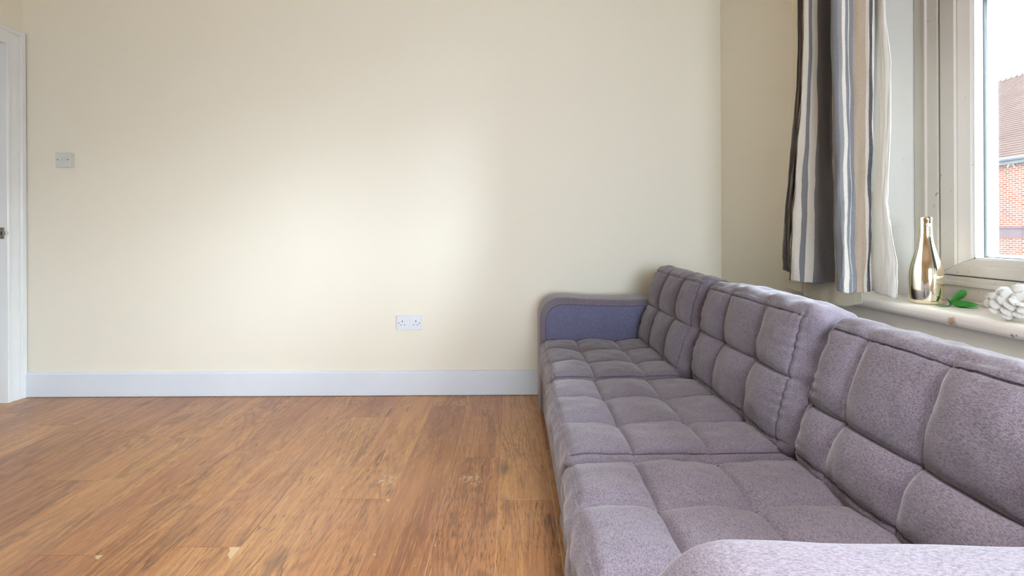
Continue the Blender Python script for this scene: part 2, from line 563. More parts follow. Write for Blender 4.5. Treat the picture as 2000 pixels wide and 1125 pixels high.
# latch keep on the far lining
keep = box('strike_plate', (XL - 0.030, yo1 - 0.0035, 0.925), (XL - 0.003, yo1 - 0.0005, 0.990), M_STEEL, door, 0.001)
box('latch_hole', (XL - 0.022, yo1 - 0.0042, 0.946), (XL - 0.010, yo1 - 0.003, 0.968), M_DARK, keep)
bm = bmesh.new()
lip = [(XL - 0.010, yo1 - 0.004), (XL - 0.002, yo1 - 0.006), (XL + 0.008, yo1 - 0.004), (XL + 0.014, yo1 + 0.004)]
v = [(x, y, 0.947) for x, y in lip] + [(x, y, 0.967) for x, y in lip]
obj_lip = pydata('strike_lip', v, [(i, i + 1, i + 5, i + 4) for i in range(3)], M_STEEL, keep)
md = obj_lip.modifiers.new('thick', 'SOLIDIFY'); md.thickness = 0.0015
for z in (0.935, 0.980):
    lz = lathe('screw', [(0.0, 0.0015), (0.0035, 0.001), (0.004, 0.0)], M_DARK, keep, 10)
    lz.rotation_euler = (PI / 2, 0, 0); lz.location = (XL - 0.016, yo1 - 0.0034, z)

# ------------------------------------------------------------------ window in the right wall
XW = 1.42                                     # room face of the opening light
win = struct(thing('window_1', '', ''), 'white painted casement window with a deep white sill')
SZ = 0.723                                    # sill top
# splayed plaster reveal from the wall corner to the frame, far side, near side and head
def quadbox(name, outline, z0, z1, mat, parent):
    return prism(name, outline, 'z', z0, z1, mat, parent)
quadbox('reveal', [(XR, 1.76), (1.40, 1.61), (1.53, 1.61), (1.53, 1.80), (XR, 1.80)], SZ - 0.03, 2.16, M_REVEAL, win)
quadbox('reveal', [(XR, -0.62), (1.40, -0.50), (1.53, -0.50), (1.53, -0.66), (XR, -0.66)], SZ - 0.03, 2.16, M_REVEAL, win)
box('reveal', (XR, -0.62, 2.13), (1.53, 1.76, 2.17), M_WALL, win)
# fixed outer frame
FY0, FY1 = -0.50, 1.61
ZT = 1.765
frame = boxes('window_frame', [((1.405, 1.518, SZ - 0.02), (1.50, FY1, 2.14)), ((1.405, FY0, SZ - 0.02), (1.50, FY0 + 0.092, 2.14)),
                               ((1.4055, FY0 + 0.092, SZ - 0.02), (1.50, 1.518, 0.806)), ((1.4055, FY0 + 0.092, 2.07), (1.50, 1.518, 2.14)),
                               ((1.4055, FY0 + 0.092, ZT), (1.50, 1.518, ZT + 0.07)), ((1.406, 0.50, 0.806), (1.50, 0.60, ZT)), ((1.406, 0.50, ZT + 0.07), (1.50, 0.60, 2.07))], M_FRAME, win, 0.003)
boxes('frame_bead', [((1.399, 1.558, SZ), (1.407, 1.566, 2.12)), ((1.397, FY0 + 0.05, 0.777), (1.407, 1.52, 0.792))], M_FRAME, win, 0.002)
boxes('sill_bead', [((1.392, FY0, SZ - 0.002), (1.407, FY1, SZ + 0.012))], M_FRAME, win, 0.004)

def thing_part(name, parent):
    o = bpy.data.objects.new(name, None)
    o.empty_display_size = 0.05
    COL.objects.link(o); o.parent = parent
    return o
def sash(y0, y1, z0, z1):
    y0 += 0.005; y1 -= 0.005; z0 += 0.003; z1 -= 0.003
    """opening light: mitred moulded rails round a pane; profile over distance from the outer edge"""
    prof = [(0.0, 1.50), (0.0, XW - 0.012), (0.004, XW - 0.016), (0.050, XW - 0.016), (0.054, XW - 0.011), (0.058, XW - 0.011),
            (0.084, XW + 0.002), (0.087, XW + 0.006), (0.087, 1.50)]
    n = len(prof)
    s = thing_part('sash', win)
    def corners(d):
        return [(y0 + d, z0 + d * 0.62), (y1 - d, z0 + d * 0.62), (y1 - d, z1 - d), (y0 + d, z1 - d)]
    g = 0.0007                                 # open mitre
    for k, nm in enumerate(('rail', 'stile', 'rail', 'stile')):
        v, f = [], []
        for d, x in prof:
            c = corners(d)
            a, b = c[k], c[(k + 1) % 4]
            L = math.hypot(b[0] - a[0], b[1] - a[1])
            u = ((b[0] - a[0]) / L, (b[1] - a[1]) / L)
            v.append((x, a[0] + u[0] * g, a[1] + u[1] * g)); v.append((x, b[0] - u[0] * g, b[1] - u[1] * g))
        for i in range(n):
            j = (i + 1) % n
            f.append((2 * i, 2 * i + 1, 2 * j + 1, 2 * j))
        f.append(tuple(2 * i for i in range(n))); f.append(tuple(2 * i + 1 for i in range(n))[::-1])
        pydata(nm, v, f, M_FRAME, s)
    gy0, gy1, gz0, gz1 = y0 + 0.087, y1 - 0.087, z0 + 0.054, z1 - 0.087
    t = 0.006
    def ring(name, x0, x1, w, mat):
        boxes(name, [((x0, gy0, gz0), (x1, gy0 + w, gz1)), ((x0, gy1 - w, gz0), (x1, gy1, gz1)),
                     ((x0, gy0, gz0), (x1, gy1, gz0 + w)), ((x0, gy0, gz1 - w), (x1, gy1, gz1))], mat, s)
    ring('glazing_bead', 1.430, 1.457, 0.004, M_UPVC)
    ring('gasket', 1.457, 1.462, 0.006, M_GASKET)
    ring('outer_bead', 1.468, 1.50, 0.006, M_UPVC)
    box('pane', (1.462, gy0 - 0.003, gz0 - 0.003), (1.466, gy1 + 0.003, gz1 + 0.003), M_GLASS, s)

def mat_glass():
    t = NT('window_glass')
    tr = t.n('ShaderNodeBsdfTransparent'); tr.inputs[0].default_value = (0.97, 0.985, 0.98, 1)
    gl = t.n('ShaderNodeBsdfGlossy'); gl.inputs['Roughness'].default_value = 0.02
    fr = t.n('ShaderNodeFresnel'); fr.inputs[0].default_value = 1.35
    film = t.n('ShaderNodeBsdfTranslucent'); film.inputs[0].default_value = (0.9, 0.93, 0.95, 1)
    m1 = t.n('ShaderNodeMixShader'); m2 = t.n('ShaderNodeMixShader')
    dirt = t.math('MULTIPLY', t.noise(t.coord('Object'), 3.0, 4, 0.6), 0.012)
    t.l(dirt, m1.inputs[0]); t.l(tr.outputs[0], m1.inputs[1]); t.l(film.outputs[0], m1.inputs[2])
    t.l(fr.outputs[0], m2.inputs[0]); t.l(m1.outputs[0], m2.inputs[1]); t.l(gl.outputs[0], m2.inputs[2])
    t.l(m2.outputs[0], t.out.inputs['Surface'])
    return t.m
M_GLASS = mat_glass()
sash(0.60, 1.518, 0.806, ZT)
sash(FY0 + 0.092, 0.50, 0.806, ZT)
sash(0.60, 1.518, ZT + 0.07, 2.07)
sash(FY0 + 0.092, 0.50, ZT + 0.07, 2.07)

# sill board with a rounded nose
SX0 = 1.203
nose = [(1.42, SZ - 0.036)] + [(SX0 + 0.012 - 0.012 * math.sin(a), SZ - 0.024 - 0.012 * math.cos(a)) for a in (0, 0.5, 1.0, PI / 2)] + \
       [(SX0 + 0.018 - 0.018 * math.cos(a), SZ - 0.018 + 0.018 * math.sin(a)) for a in (0, 0.4, 0.8, 1.2, PI / 2)] + [(1.42, SZ)]
prism('window_sill', nose, 'y', -0.66, 1.78, M_SILL, win, smooth=False)

# front window behind the viewer (closed off, an added area light replaces its daylight)
w2 = struct(thing('window_2', '', ''), 'front window behind the viewer')
boxes('window_frame', [((-0.75, YB - 0.14, 0.62), (-0.68, YB - 0.07, 2.25)), ((0.98, YB - 0.14, 0.62), (1.05, YB - 0.07, 2.25)),
                       ((-0.68, YB - 0.14, 0.62), (0.98, YB - 0.07, 0.69)), ((-0.68, YB - 0.14, 2.18), (0.98, YB - 0.07, 2.25)),
                       ((0.12, YB - 0.13, 0.69), (0.18, YB - 0.08, 2.18))], M_UPVC, w2)
box('pane', (-0.70, YB - 0.11, 0.66), (1.0, YB - 0.105, 2.2), M_GLASS, w2)
box('blind', (-0.74, YB - 0.16, 0.63), (1.04, YB - 0.15, 2.24), M_PLASTIC, w2)  # unseen panel added to keep the sun out of this window

# ------------------------------------------------------------------ sofa
sofa = thing('sofa', 'three-seat grey upholstered sofa with square-quilted cushions under the window', 'sofa', (0.15, 1.43, 0))
SO = Vector((0.15, 1.43, 0))
def rel(p): return Vector(p) - SO

AY0, AY1, AY2, AY3 = 0.325, 0.530, 2.330, 2.550
SZT = 0.402
# base and front panel
bm = bmesh.new(); add_box(bm, rel((0.152, AY0 + 0.02, 0.035)), rel((1.04, AY3 - 0.02, 0.30)), 0.02, 3)
obj('base', bm, M_FAB, sofa, smooth=True)
# back frame
bm = bmesh.new(); add_box(bm, rel((0.86, AY0 + 0.03, 0.05)), rel((1.06, AY3 - 0.03, 0.64)), 0.035, 4)
obj('back_frame', bm, M_FAB, sofa, smooth=True)
for x in (0.22, 0.98):
    for y in (AY0 + 0.10, AY3 - 0.10):
        c = rel((x, y, 0))
        bm = bmesh.new()
        bmesh.ops.create_cone(bm, cap_ends=True, segments=12, radius1=0.018, radius2=0.026, depth=0.04, matrix=Matrix.Translation(c + Vector((0, 0, 0.02))))
        obj('leg', bm, M_DARK, sofa)

def arm_outline(off):
    """side outline in x-z of the arm, shrunk by off"""
    r = 0.105 - off * 0.6
    x0, x1, z0, z1 = 0.138 + off, 1.06 - off, 0.04 + off * 0.2, 0.612 - off
    pts = [(x1, z0), (x1, z1 - 0.03)] + [(x1 - 0.03 + 0.03 * math.cos(a), z1 - 0.03 + 0.03 * math.sin(a)) for a in (0.5, 1.0, PI / 2)]
    for i in range(1, 25):
        pts.append((x1 - 0.03 + (x0 + r - x1 + 0.03) * i / 24.0, z1))
    for i in range(1, 13):
        a = PI / 2 + PI / 2 * i / 12
        pts.append((x0 + r + r * math.cos(a), z1 - r + r * math.sin(a)))
    for i in range(1, 9):
        pts.append((x0, (z1 - r) + (z0 - z1 + r) * i / 8.0))
    return pts
def arm(y0, y1, inner):
    R = 0.030
    rings = []
    W = y1 - y0
    for i in range(8):
        a = PI / 2 * i / 7
        rings.append((y0 + R * (1 - math.sin(a)) if i else y0 + R, 0)) if False else None
    seq = []
    for i in range(9):
        a = PI / 2 * (1 - i / 8)
        seq.append((y0 + R - R * math.sin(a), R - R * math.cos(a)))
    for i in range(1, 8):
        seq.append((y0 + R + (W - 2 * R) * i / 8, 0.0))
    for i in range(9):
        a = PI / 2 * i / 8
        seq.append((y1 - R + R * math.sin(a), R - R * math.cos(a)))
    v, f = [], []
    n = None
    for (y, off) in seq:
        pts = arm_outline(off)
        n = len(pts)
        for (x, z) in pts:
            t = (x - 0.14) / 0.9
            dip = 0.010 * math.sin(PI * min(1, max(0, (x - 0.30) / 0.5))) * max(0, (z - 0.45) / 0.16)
            crown = -0.004 * math.sin(PI * (y - y0) / W) if z > 0.55 else 0
            wob = noise.noise(Vector((x * 6, y * 6, z * 6))) * 0.003
            v.append(rel((x + wob * 0.5, y + wob, z - dip - crown + wob)))
    for r in range(len(seq) - 1):
        for i in range(n):
            j = (i + 1) % n
            f.append((r * n + i, r * n + j, (r + 1) * n + j, (r + 1) * n + i))
    o = pydata('armrest', v, f, M_FAB_ARM, sofa, smooth=True)
    # flat side panels as gridded inlays
    for (y, s, m) in ((y0, -1, M_FAB_BLUE_CAST if inner < 0 else M_FAB_ARM), (y1, 1, M_FAB_BLUE_CAST if inner > 0 else M_FAB_ARM)):
        pts = arm_outline(R)
        cx = sum(p[0] for p in pts) / len(pts); cz = sum(p[1] for p in pts) / len(pts)
        vv, ff = [], []
        K = 7
        for k in range(K):
            q = 1 - k / K
            for (x, z) in pts:
                X, Z = cx + (x - cx) * q, cz + (z - cz) * q
                dip = 0.010 * math.sin(PI * min(1, max(0, (x - 0.30) / 0.5))) * max(0, (z - 0.45) / 0.16) * q
                vv.append(rel((X, y + s * 0.006 * (1 - q ** 3), Z - dip)))
        for k in range(K - 1):
            for i in range(n):
                j = (i + 1) % n
                ff.append((k * n + i, k * n + j, (k + 1) * n + j, (k + 1) * n + i))
        ff.append(tuple((K - 1) * n + i for i in range(n)))
        pydata('side_panel', vv, ff, m, o, smooth=True)
        bm = bmesh.new()
        loop = [rel((x, y + s * 0.0005, z - 0.010 * math.sin(PI * min(1, max(0, (x - 0.30) / 0.5))) * max(0, (z - 0.45) / 0.16))) for (x, z) in pts[4:]]
        add_tube(bm, loop, 0.0016, 5)
        obj('seam', bm, M_SEAM, o, smooth=True)
    return o
arm(AY0, AY1, 1)
arm(AY2, AY3, -1)

class Cushion:
    """quilted box cushion. local axes: a along width, b along depth/height, c = thickness (quilted side +c)"""
    def __init__(s, W, D, T, r, ua, vb, border, M, seed, bulge=0.016, edge=0.012, pucker=1.0):
        s.W, s.D, s.T, s.r, s.ua, s.vb, s.border, s.M, s.seed = W, D, T, r, ua, vb, border, M, seed
        s.bulge, s.edge, s.pucker = bulge, edge, pucker
        A, B = W / 2 - border, D / 2 - border
        s.us = [-A] + ua + [A]
        s.vs = [-B] + vb + [B]
    def cellprof(s, x, lines):
        if x <= lines[0] or x >= lines[-1]:
            e = min(abs(x - lines[0]), abs(x - lines[-1]))
            return max(0.0, 0.35 - e * 4), 0.0
        for a, b in zip(lines, lines[1:]):
            if a <= x <= b:
                t = (x - a) / (b - a)
                return math.sin(PI * t) ** 0.55, min(x - a, b - x)
        return 0, 0
    def surf(s, a, b, c):
        W, D, T, r = s.W / 2, s.D / 2, s.T / 2, s.r
        q = Vector((max(-W + r, min(W - r, a)), max(-D + r, min(D - r, b)), max(-T + r, min(T - r, c))))
        n = Vector((a, b, c)) - q
        n = n.normalized() if n.length > 1e-7 else Vector((0, 0, 1))
        p = q + n * r
        h = 0.0
        wf = max(0.0, n.z) ** 2
        if wf > 0:
            fu, du = s.cellprof(a, s.us)
            fv, dv = s.cellprof(b, s.vs)
            h += wf * s.bulge * ((fu * fv) ** 0.8 - 0.35)
            gu = min(abs(a - x) for x in s.us)
            gv = min(abs(b - x) for x in (s.vs[:-1] if s.pucker < 0.5 else s.vs))
            h -= wf * 0.0035 * (math.exp(-(gu / 0.006) ** 2) + math.exp(-(gv / 0.006) ** 2))
            for x in s.us[1:-1]:
                for y in s.vs[1:-1]:
                    h -= wf * 0.006 * math.exp(-((a - x) ** 2 + (b - y) ** 2) / 0.03 ** 2)
            # puckers running away from the outer seams
            eb = abs(abs(b) - (D - s.border)); ea = abs(abs(a) - (W - s.border))
            h += wf * s.pucker * 0.0022 * math.exp(-eb / 0.03) * math.sin(a * 170 + 3 * math.sin(a * 37 + s.seed))
            h += wf * s.pucker * 0.0022 * math.exp(-ea / 0.03) * math.sin(b * 170 + 3 * math.sin(b * 41 + s.seed))
        side = 1 - abs(n.z)
        h += s.edge * side * math.cos(PI * 0.5 * min(1, abs(c) / T)) * (0.4 + 0.6 * math.cos(PI * 0.5 * min(1, (abs(a) / W if abs(n.y) > abs(n.x) else abs(b) / D))))
        nv = Vector((a * 7 + s.seed * 3.1, b * 7, c * 7))
        h += 0.008 * noise.noise(nv) + 0.0034 * noise.noise(nv * 3.3) * (1 + 1.5 * side)
        return p + n * h
    def build(s, name, mat, parent, nu=84, nv=76, nt=16):
        def spaced(lo, hi, n, r):
            base = [lo + (hi - lo) * i / n for i in range(n + 1)]
            extra = [lo + r * k / 6 for k in range(1, 7)] + [hi - r * k / 6 for k in range(1, 7)]
            out = sorted(base + extra)
            res = [out[0]]
            for x in out[1:]:
                if x - res[-1] > 0.0012: res.append(x)
            res[-1] = hi
            return res
        A = spaced(-s.W / 2, s.W / 2, nu, s.r)
        B = spaced(-s.D / 2, s.D / 2, nv, s.r)
        C = spaced(-s.T / 2, s.T / 2, nt, s.r)
        for x in s.ua: A.append(x)
        for x in s.vb: B.append(x)
        A = sorted(set(A)); B = sorted(set(B))
        verts, faces, idx = [], [], {}
        def vid(i, j, k):
            key = (i, j, k)
            if key not in idx:
                idx[key] = len(verts)
                verts.append(s.M @ s.surf(A[i], B[j], C[k]))
            return idx[key]
        I, J, K = len(A) - 1, len(B) - 1, len(C) - 1
        for i in range(I):
            for j in range(J):
                faces.append((vid(i, j, K), vid(i + 1, j, K), vid(i + 1, j + 1, K), vid(i, j + 1, K)))
        step = 1
        for i in range(I):
            for j in range(J):
                faces.append((vid(i, j, 0), vid(i, j + 1, 0), vid(i + 1, j + 1, 0), vid(i + 1, j, 0)))
        for i in range(I):
            for k in range(K):
                faces.append((vid(i, 0, k), vid(i + 1, 0, k), vid(i + 1, 0, k + 1), vid(i, 0, k + 1)))
                faces.append((vid(i, J, k), vid(i, J, k + 1), vid(i + 1, J, k + 1), vid(i + 1, J, k)))
        for j in range(J):
            for k in range(K):
                faces.append((vid(0, j, k), vid(0, j, k + 1), vid(0, j + 1, k + 1), vid(0, j + 1, k)))
                faces.append((vid(I, j, k), vid(I, j + 1, k), vid(I, j + 1, k + 1), vid(I, j, k + 1)))
        me = bpy.data.meshes.new(name)
        me.from_pydata([tuple(v) for v in verts], [], faces)
        for p in me.polygons: p.use_smooth = True
        o = link(name, me, mat, parent)
        # stitched seams
        T = s.T / 2
        lines = []
        for u in s.ua: lines.append([(u, s.vs[0] + (s.vs[-1] - s.vs[0]) * i / 50) for i in range(51)])
        for v in s.vb: lines.append([(s.us[0] + (s.us[-1] - s.us[0]) * i / 50, v) for i in range(51)])
        for v in ((s.vs[0],) if s.pucker < 0.5 else (s.vs[0], s.vs[-1])): lines.append([(s.us[0] + (s.us[-1] - s.us[0]) * i / 50, v) for i in range(51)])
        for u in (s.us[0], s.us[-1]): lines.append([(u, s.vs[0] + (s.vs[-1] - s.vs[0]) * i / 50) for i in range(51)])
        for ln in lines:
            bm = bmesh.new()
            add_tube(bm, [s.M @ s.surf(a, b, T) for a, b in ln], 0.0010, 5)
            obj('seam', bm, M_SEAM, o, smooth=True)
        return o

def frame_matrix(origin, ax, bx, cx):
    m = Matrix.Identity(4)
    for i, a in enumerate((ax, bx, cx)):
        for k in range(3): m[k][i] = a[k]
    for k in range(3): m[k][3] = origin[k]
    return m

SEATS = [(0.532, 1.130), (1.130, 1.730), (1.730, 2.328)]
for i, (y0, y1) in enumerate(SEATS):
    W = y1 - y0 - 0.003
    dx = (-0.018, -0.010, 0.004)[i]
    D = 0.62
    org = rel((0.132 + dx + D / 2, (y0 + y1) / 2, 0.318 + 0.004 * i))
    M = frame_matrix(org, Vector((0, 1, 0)), Vector((-1, 0, 0)), Vector((0, 0, 1)))
    # b runs towards the front (-x)
    c = Cushion(W, D, 0.168, 0.040, [-W / 6, W / 6], [-0.063, 0.131], 0.013, M, 1.3 + i * 2.1, 0.022, 0.006, 0.35)
    c.build('seat_cushion', M_FAB, sofa)

BACKS = [  # y0, y1, bottom front (x, z), top front (x, z), thickness
    (0.522, 1.124, (0.655, 0.400), (0.768, 0.748), 0.20),
    (1.128, 1.728, (0.648, 0.402), (0.728, 0.770), 0.165),
    (1.732, 2.326, (0.612, 0.404), (0.722, 0.782), 0.165)]
for i, (y0, y1, bo, to, T) in enumerate(BACKS):
    W = y1 - y0
    up = Vector((to[0] - bo[0], 0, to[1] - bo[1]))
    D = up.length
    up.normalize()
    nrm = Vector((-up.z, 0, up.x))
    ctr = Vector(((bo[0] + to[0]) / 2, (y0 + y1) / 2, (bo[1] + to[1]) / 2)) - nrm * (T / 2)
    M = frame_matrix(rel(ctr), Vector((0, -1, 0)), up, nrm)
    ua, vb = ([-0.172, 0.010, 0.190], [-0.034]) if i == 0 else ([-W / 6, W / 6], [0.0])
    c = Cushion(W, D, T, 0.038, ua, vb, 0.026, M, 5.7 + i * 3.3, 0.032, 0.014, 1.0)
    c.build('back_cushion', M_FAB, sofa)

# ------------------------------------------------------------------ socket and switch on the long wall
sx, sz = -0.603, 0.4245
sock = thing('wall_socket', 'white double power socket low on the long wall, left of the sofa', 'socket', (sx, YF, sz))
pl = box('face_plate', (-0.073, -0.010, -0.043), (0.073, 0.0, 0.043), M_PLASTIC, sock, 0.003)
for x in (-0.0085, 0.0085):
    r = bmesh.new(); add_box(r, (x - 0.0065, -0.0145, 0.006), (x + 0.0065, -0.009, 0.026), 0.0015)
    rk = obj('rocker_switch', r, M_GLOSS, sock)
for s in (-1, 1):
    box('earth_slot', (s * 0.039 - 0.0022, -0.0106, 0.002), (s * 0.039 + 0.0022, -0.0096, 0.013), M_DARK, sock)
    for d in (-0.011, 0.011):
        box('pin_slot', (s * 0.037 + d - 0.0035, -0.0104, -0.0155), (s * 0.037 + d + 0.0035, -0.0096, -0.0115), M_GASKET, sock)
    o = lathe('screw', [(0, 0.0012), (0.003, 0.0008), (0.0035, 0)], M_GASKET, sock, 12)
    o.rotation_euler = (PI / 2, 0, 0); o.location = (s * 0.0603, -0.0098, -0.003)

lx, lz = -2.60, 1.382
sw = thing('light_switch', 'square white light switch on the wall beside the doorway', 'switch', (lx, YF, lz))
box('back_box', (-0.041, -0.022, -0.041), (0.041, 0.0, 0.041), M_SWITCH, sw, 0.003)
box('face_plate', (-0.043, -0.031, -0.043), (0.043, -0.021, 0.043), M_SWITCH, sw, 0.003)
for x in (-0.009, 0.009):
    r = bmesh.new(); add_box(r, (x - 0.0075, -0.0345, -0.011), (x + 0.0075, -0.030, 0.011), 0.0015)
    o = obj('rocker', r, M_SWITCH, sw)
for s in (-1, 1):
    o = lathe('screw', [(0, 0.0012), (0.003, 0.0008), (0.0035, 0)], M_DARK, sw, 12)
    o.rotation_euler = (PI / 2, 0, 0); o.location = (s * 0.030, -0.0308, 0.0)

# ------------------------------------------------------------------ curtain
def mat_curtain():
    t = NT('striped_curtain_cloth')
    uv = t.coord('UV')
    sep = t.n('ShaderNodeSeparateXYZ')
    t.l(uv, sep.inputs[0])
    g, gd, gl, w, wt, tn, bl = (srgb(138, 140, 144), srgb(88, 88, 96), srgb(160, 165, 172), srgb(240, 236, 226), srgb(214, 206, 194), srgb(184, 166, 146), srgb(138, 143, 152))
    U = 280.0
    bands = [(0, gd), (20, g), (27, wt), (33, gd), (38, wt), (44, gd), (52, wt), (58, gd), (64, w), (80, g), (90, w), (106, g),
             (146, wt), (150, gd), (156, wt), (160, gd), (170, g), (190, g), (205, bl), (213, gl), (219, w), (224, bl), (228, w), (229.5, bl), (236, tn), (256, wt), (262, gd), (268, w)]
    stripe = t.ramp(sep.outputs[0], [(a / U, c) for a, c in bands], 'CONSTANT')
    c = t.coord('Object')
    n1 = t.noise(t.mapping(uv, (700, 90, 1)), 1.0, 2, 0.6)
    n2 = t.noise(t.mapping(uv, (120, 420, 1), (4, 4, 0)), 1.0, 2, 0.6)
    col = t.mix(t.math('MULTIPLY', t.mask(n1, 0.45, 0.65), 0.30), stripe, t.mix(0.5, stripe, srgb(224, 220, 212)))
    col = t.mix(t.math('MULTIPLY', t.mask(n2, 0.5, 0.66), 0.35), col, t.mix(0.55, stripe, srgb(60, 60, 70)))
    t.set(col, 0.88, 0, 0.15)
    t.bump(t.math('ADD', t.math('ADD', n1, n2), t.math('MULTIPLY', t.noise(t.mapping(c, (30, 30, 9)), 1.0, 3), 1.5)), 0.5, 0.002)
    return t.m, U
M_CURT, CU = mat_curtain()
def mat_cloth(name, col, trans=0.25):
    t = NT(name)
    n = t.noise(t.mapping(t.coord('Object'), (300, 300, 300)), 1.0, 2)
    c = t.mix(n, tuple(x * 0.92 for x in col[:3]) + (1,), col)
    t.set(c, 0.85, 0, 0.2)
    tl = t.n('ShaderNodeBsdfTranslucent'); t.l(c, tl.inputs[0])
    mx = t.n('ShaderNodeMixShader'); mx.inputs[0].default_value = trans
    t.l(t.b.outputs[0], mx.inputs[1]); t.l(tl.outputs[0], mx.inputs[2]); t.l(mx.outputs[0], t.out.inputs['Surface'])
    t.bump(t.noise(t.mapping(t.coord('Object'), (26, 26, 12)), 1.0, 3), 0.25, 0.004)
    return t.m
M_LINING = mat_cloth('white_lining', srgb(236, 233, 226))
M_CREAM = mat_cloth('cream_lining', srgb(252, 246, 228))

def cr(pts, t):
    """Catmull-Rom over a list of tuples, t in 0..n-1"""
    n = len(pts)
    i = min(int(t), n - 2)
    f = t - i
    p0, p1, p2, p3 = pts[max(i - 1, 0)], pts[i], pts[i + 1], pts[min(i + 2, n - 1)]
    return tuple(0.5 * ((2 * b) + (-a + c) * f + (2 * a - 5 * b + 4 * c - d) * f * f + (-a + 3 * b - 3 * c + d) * f ** 3) for a, b, c, d in zip(p0, p1, p2, p3))

def drape(name, bottom, top, us, hem, ztop, zref, mat, parent, sub=10, rows=60, wr=0.004, seed=0.0, swing=None):
    """cloth between a plan curve at the hem and a plan curve at height zref, carried on to ztop"""
    n = len(bottom)
    cols = (n - 1) * sub + 1
    bm = bmesh.new()
    uvl = bm.loops.layers.uv.new('UVMap')
    grid, uvs = [], {}
    for r in range(rows + 1):
        row = []
        q = (r / rows) ** 1.35
        for c in range(cols):
            t = c / sub
            (xb, yb) = cr(bottom, t)
            (xt, yt) = cr(top, t)
            hz = cr([(h,) for h in hem], t)[0]
            z = hz + (ztop - hz) * q
            k = min(1.25, (z - hz) / (zref - hz))
            k2 = k * k * (3 - 2 * min(k, 1)) if k < 1 else 1.0
            x = xb + (xt - xb) * k2
            y = yb + (yt - yb) * k2
            amp = wr * max(0.15, 1 - k * 0.7)
            if swing: y -= interp(swing, k) * t / (n - 1)
            x += amp * noise.noise(Vector((c * 0.35 + seed, z * 9, 1.7)))
            y += amp * noise.noise(Vector((c * 0.35 + seed, z * 7, 6.1)))
            x += 0.0026 * noise.noise(Vector((c * 0.8 + seed, z * 34, 3.3))) * max(0.25, 1 - k)
            z += 0.004 * noise.noise(Vector((c * 0.25 + seed, 8.1, 2.2))) * max(0, 1 - k * 2)
            vtx = bm.verts.new((x, y, z))
            u = cr([(u,) for u in us], t)[0] / CU
            uvs[vtx] = (u, z)
            row.append(vtx)
        grid.append(row)
    for r in range(rows):
        for c in range(cols - 1):
            f = bm.faces.new((grid[r][c], grid[r][c + 1], grid[r + 1][c + 1], grid[r + 1][c]))
            for lp in f.loops: lp[uvl].uv = uvs[lp.vert]
    o = obj(name, bm, mat, parent, smooth=True, recalc=False)
    md = o.modifiers.new('cloth', 'SOLIDIFY'); md.thickness = 0.0016; md.offset = 0
    return o

curtain = thing('curtain', 'grey, white and taupe striped curtain drawn back at the far side of the window', 'curtain', (0, 0, 0))
def plan(px, x): return (x, x * FPX / (px - 1001.0))
PB = [(1551, 1.185), (1531, 1.120), (1540, 1.135), (1550, 1.168), (1546, 1.085), (1595, 1.128), (1641, 1.192), (1635, 1.075), (1668, 1.105), (1695, 1.150), (1703, 1.170)]
PT = [(1574, 1.185), (1561, 1.130), (1567, 1.145), (1576, 1.170), (1572, 1.090), (1602, 1.130), (1632, 1.190), (1627, 1.080), (1665, 1.105), (1700, 1.140), (1709, 1.150)]
US = [4, 20, 31, 44, 63, 110, 160, 200, 233, 262, 272]
HEM = [0.795, 0.792, 0.782, 0.765, 0.757, 0.757, 0.762, 0.752, 0.750, 0.752, 0.757]
drape('outer_cloth', [plan(*p) for p in PB], [plan(*p) for p in PT], US, HEM, 2.24, 1.71, M_CURT, curtain, wr=0.009)
LB = [(1699, 1.176), (1716, 1.158), (1735, 1.150), (1752, 1.158)]
LT = [(1712, 1.172), (1718, 1.166), (1726, 1.164), (1733, 1.170)]
ln = drape('turned_lining', [plan(*p) for p in LB], [plan(*p) for p in LT], [0, 10, 20, 30], [0.757, 0.752, 0.749, 0.747], 2.24, 1.71, M_LINING, curtain, wr=0.005, seed=9, swing=[(0, 0), (0.12, 0.003), (0.2, -0.012), (0.3, -0.026), (0.42, -0.012), (0.55, 0.004), (0.75, 0.014), (0.9, -0.002), (1.2, 0)])
ln['label'] = 'white lining turned out at the leading edge'
CBt = [(1536, 1.196), (1554, 1.192), (1571, 1.198), (1573, 1.190), (1610, 1.186), (1650, 1.188), (1684, 1.196)]
cl = drape('lower_lining', [plan(*p) for p in CBt], [plan(p[0] + 14, p[1]) for p in CBt], [0, 1, 2, 3, 4, 5, 6], [0.700, 0.697, 0.694, 0.684, 0.676, 0.679, 0.705], 2.24, 1.71, M_CREAM, curtain, wr=0.003, seed=21)
cl['label'] = 'cream lining hanging below the striped hem'
# pole above the frame
pole = thing('curtain_pole', 'metal curtain pole above the window carrying the striped curtain', 'pole', (1.14, 0.6, 2.27))
tube('pole', [(0, -1.45, 0), (0, 1.45, 0)], 0.013, M_STEEL, pole, 12)
for y in (-1.47, 1.47):
    bm = bmesh.new(); bmesh.ops.create_uvsphere(bm, u_segments=12, v_segments=8, radius=0.024, matrix=Matrix.Translation((0, y, 0)))
    obj('finial', bm, M_STEEL, pole, smooth=True)
for y in (-1.35, 1.35):
    tube('bracket', [(0, y, 0), (0.088, y, 0)], 0.008, M_STEEL, pole)

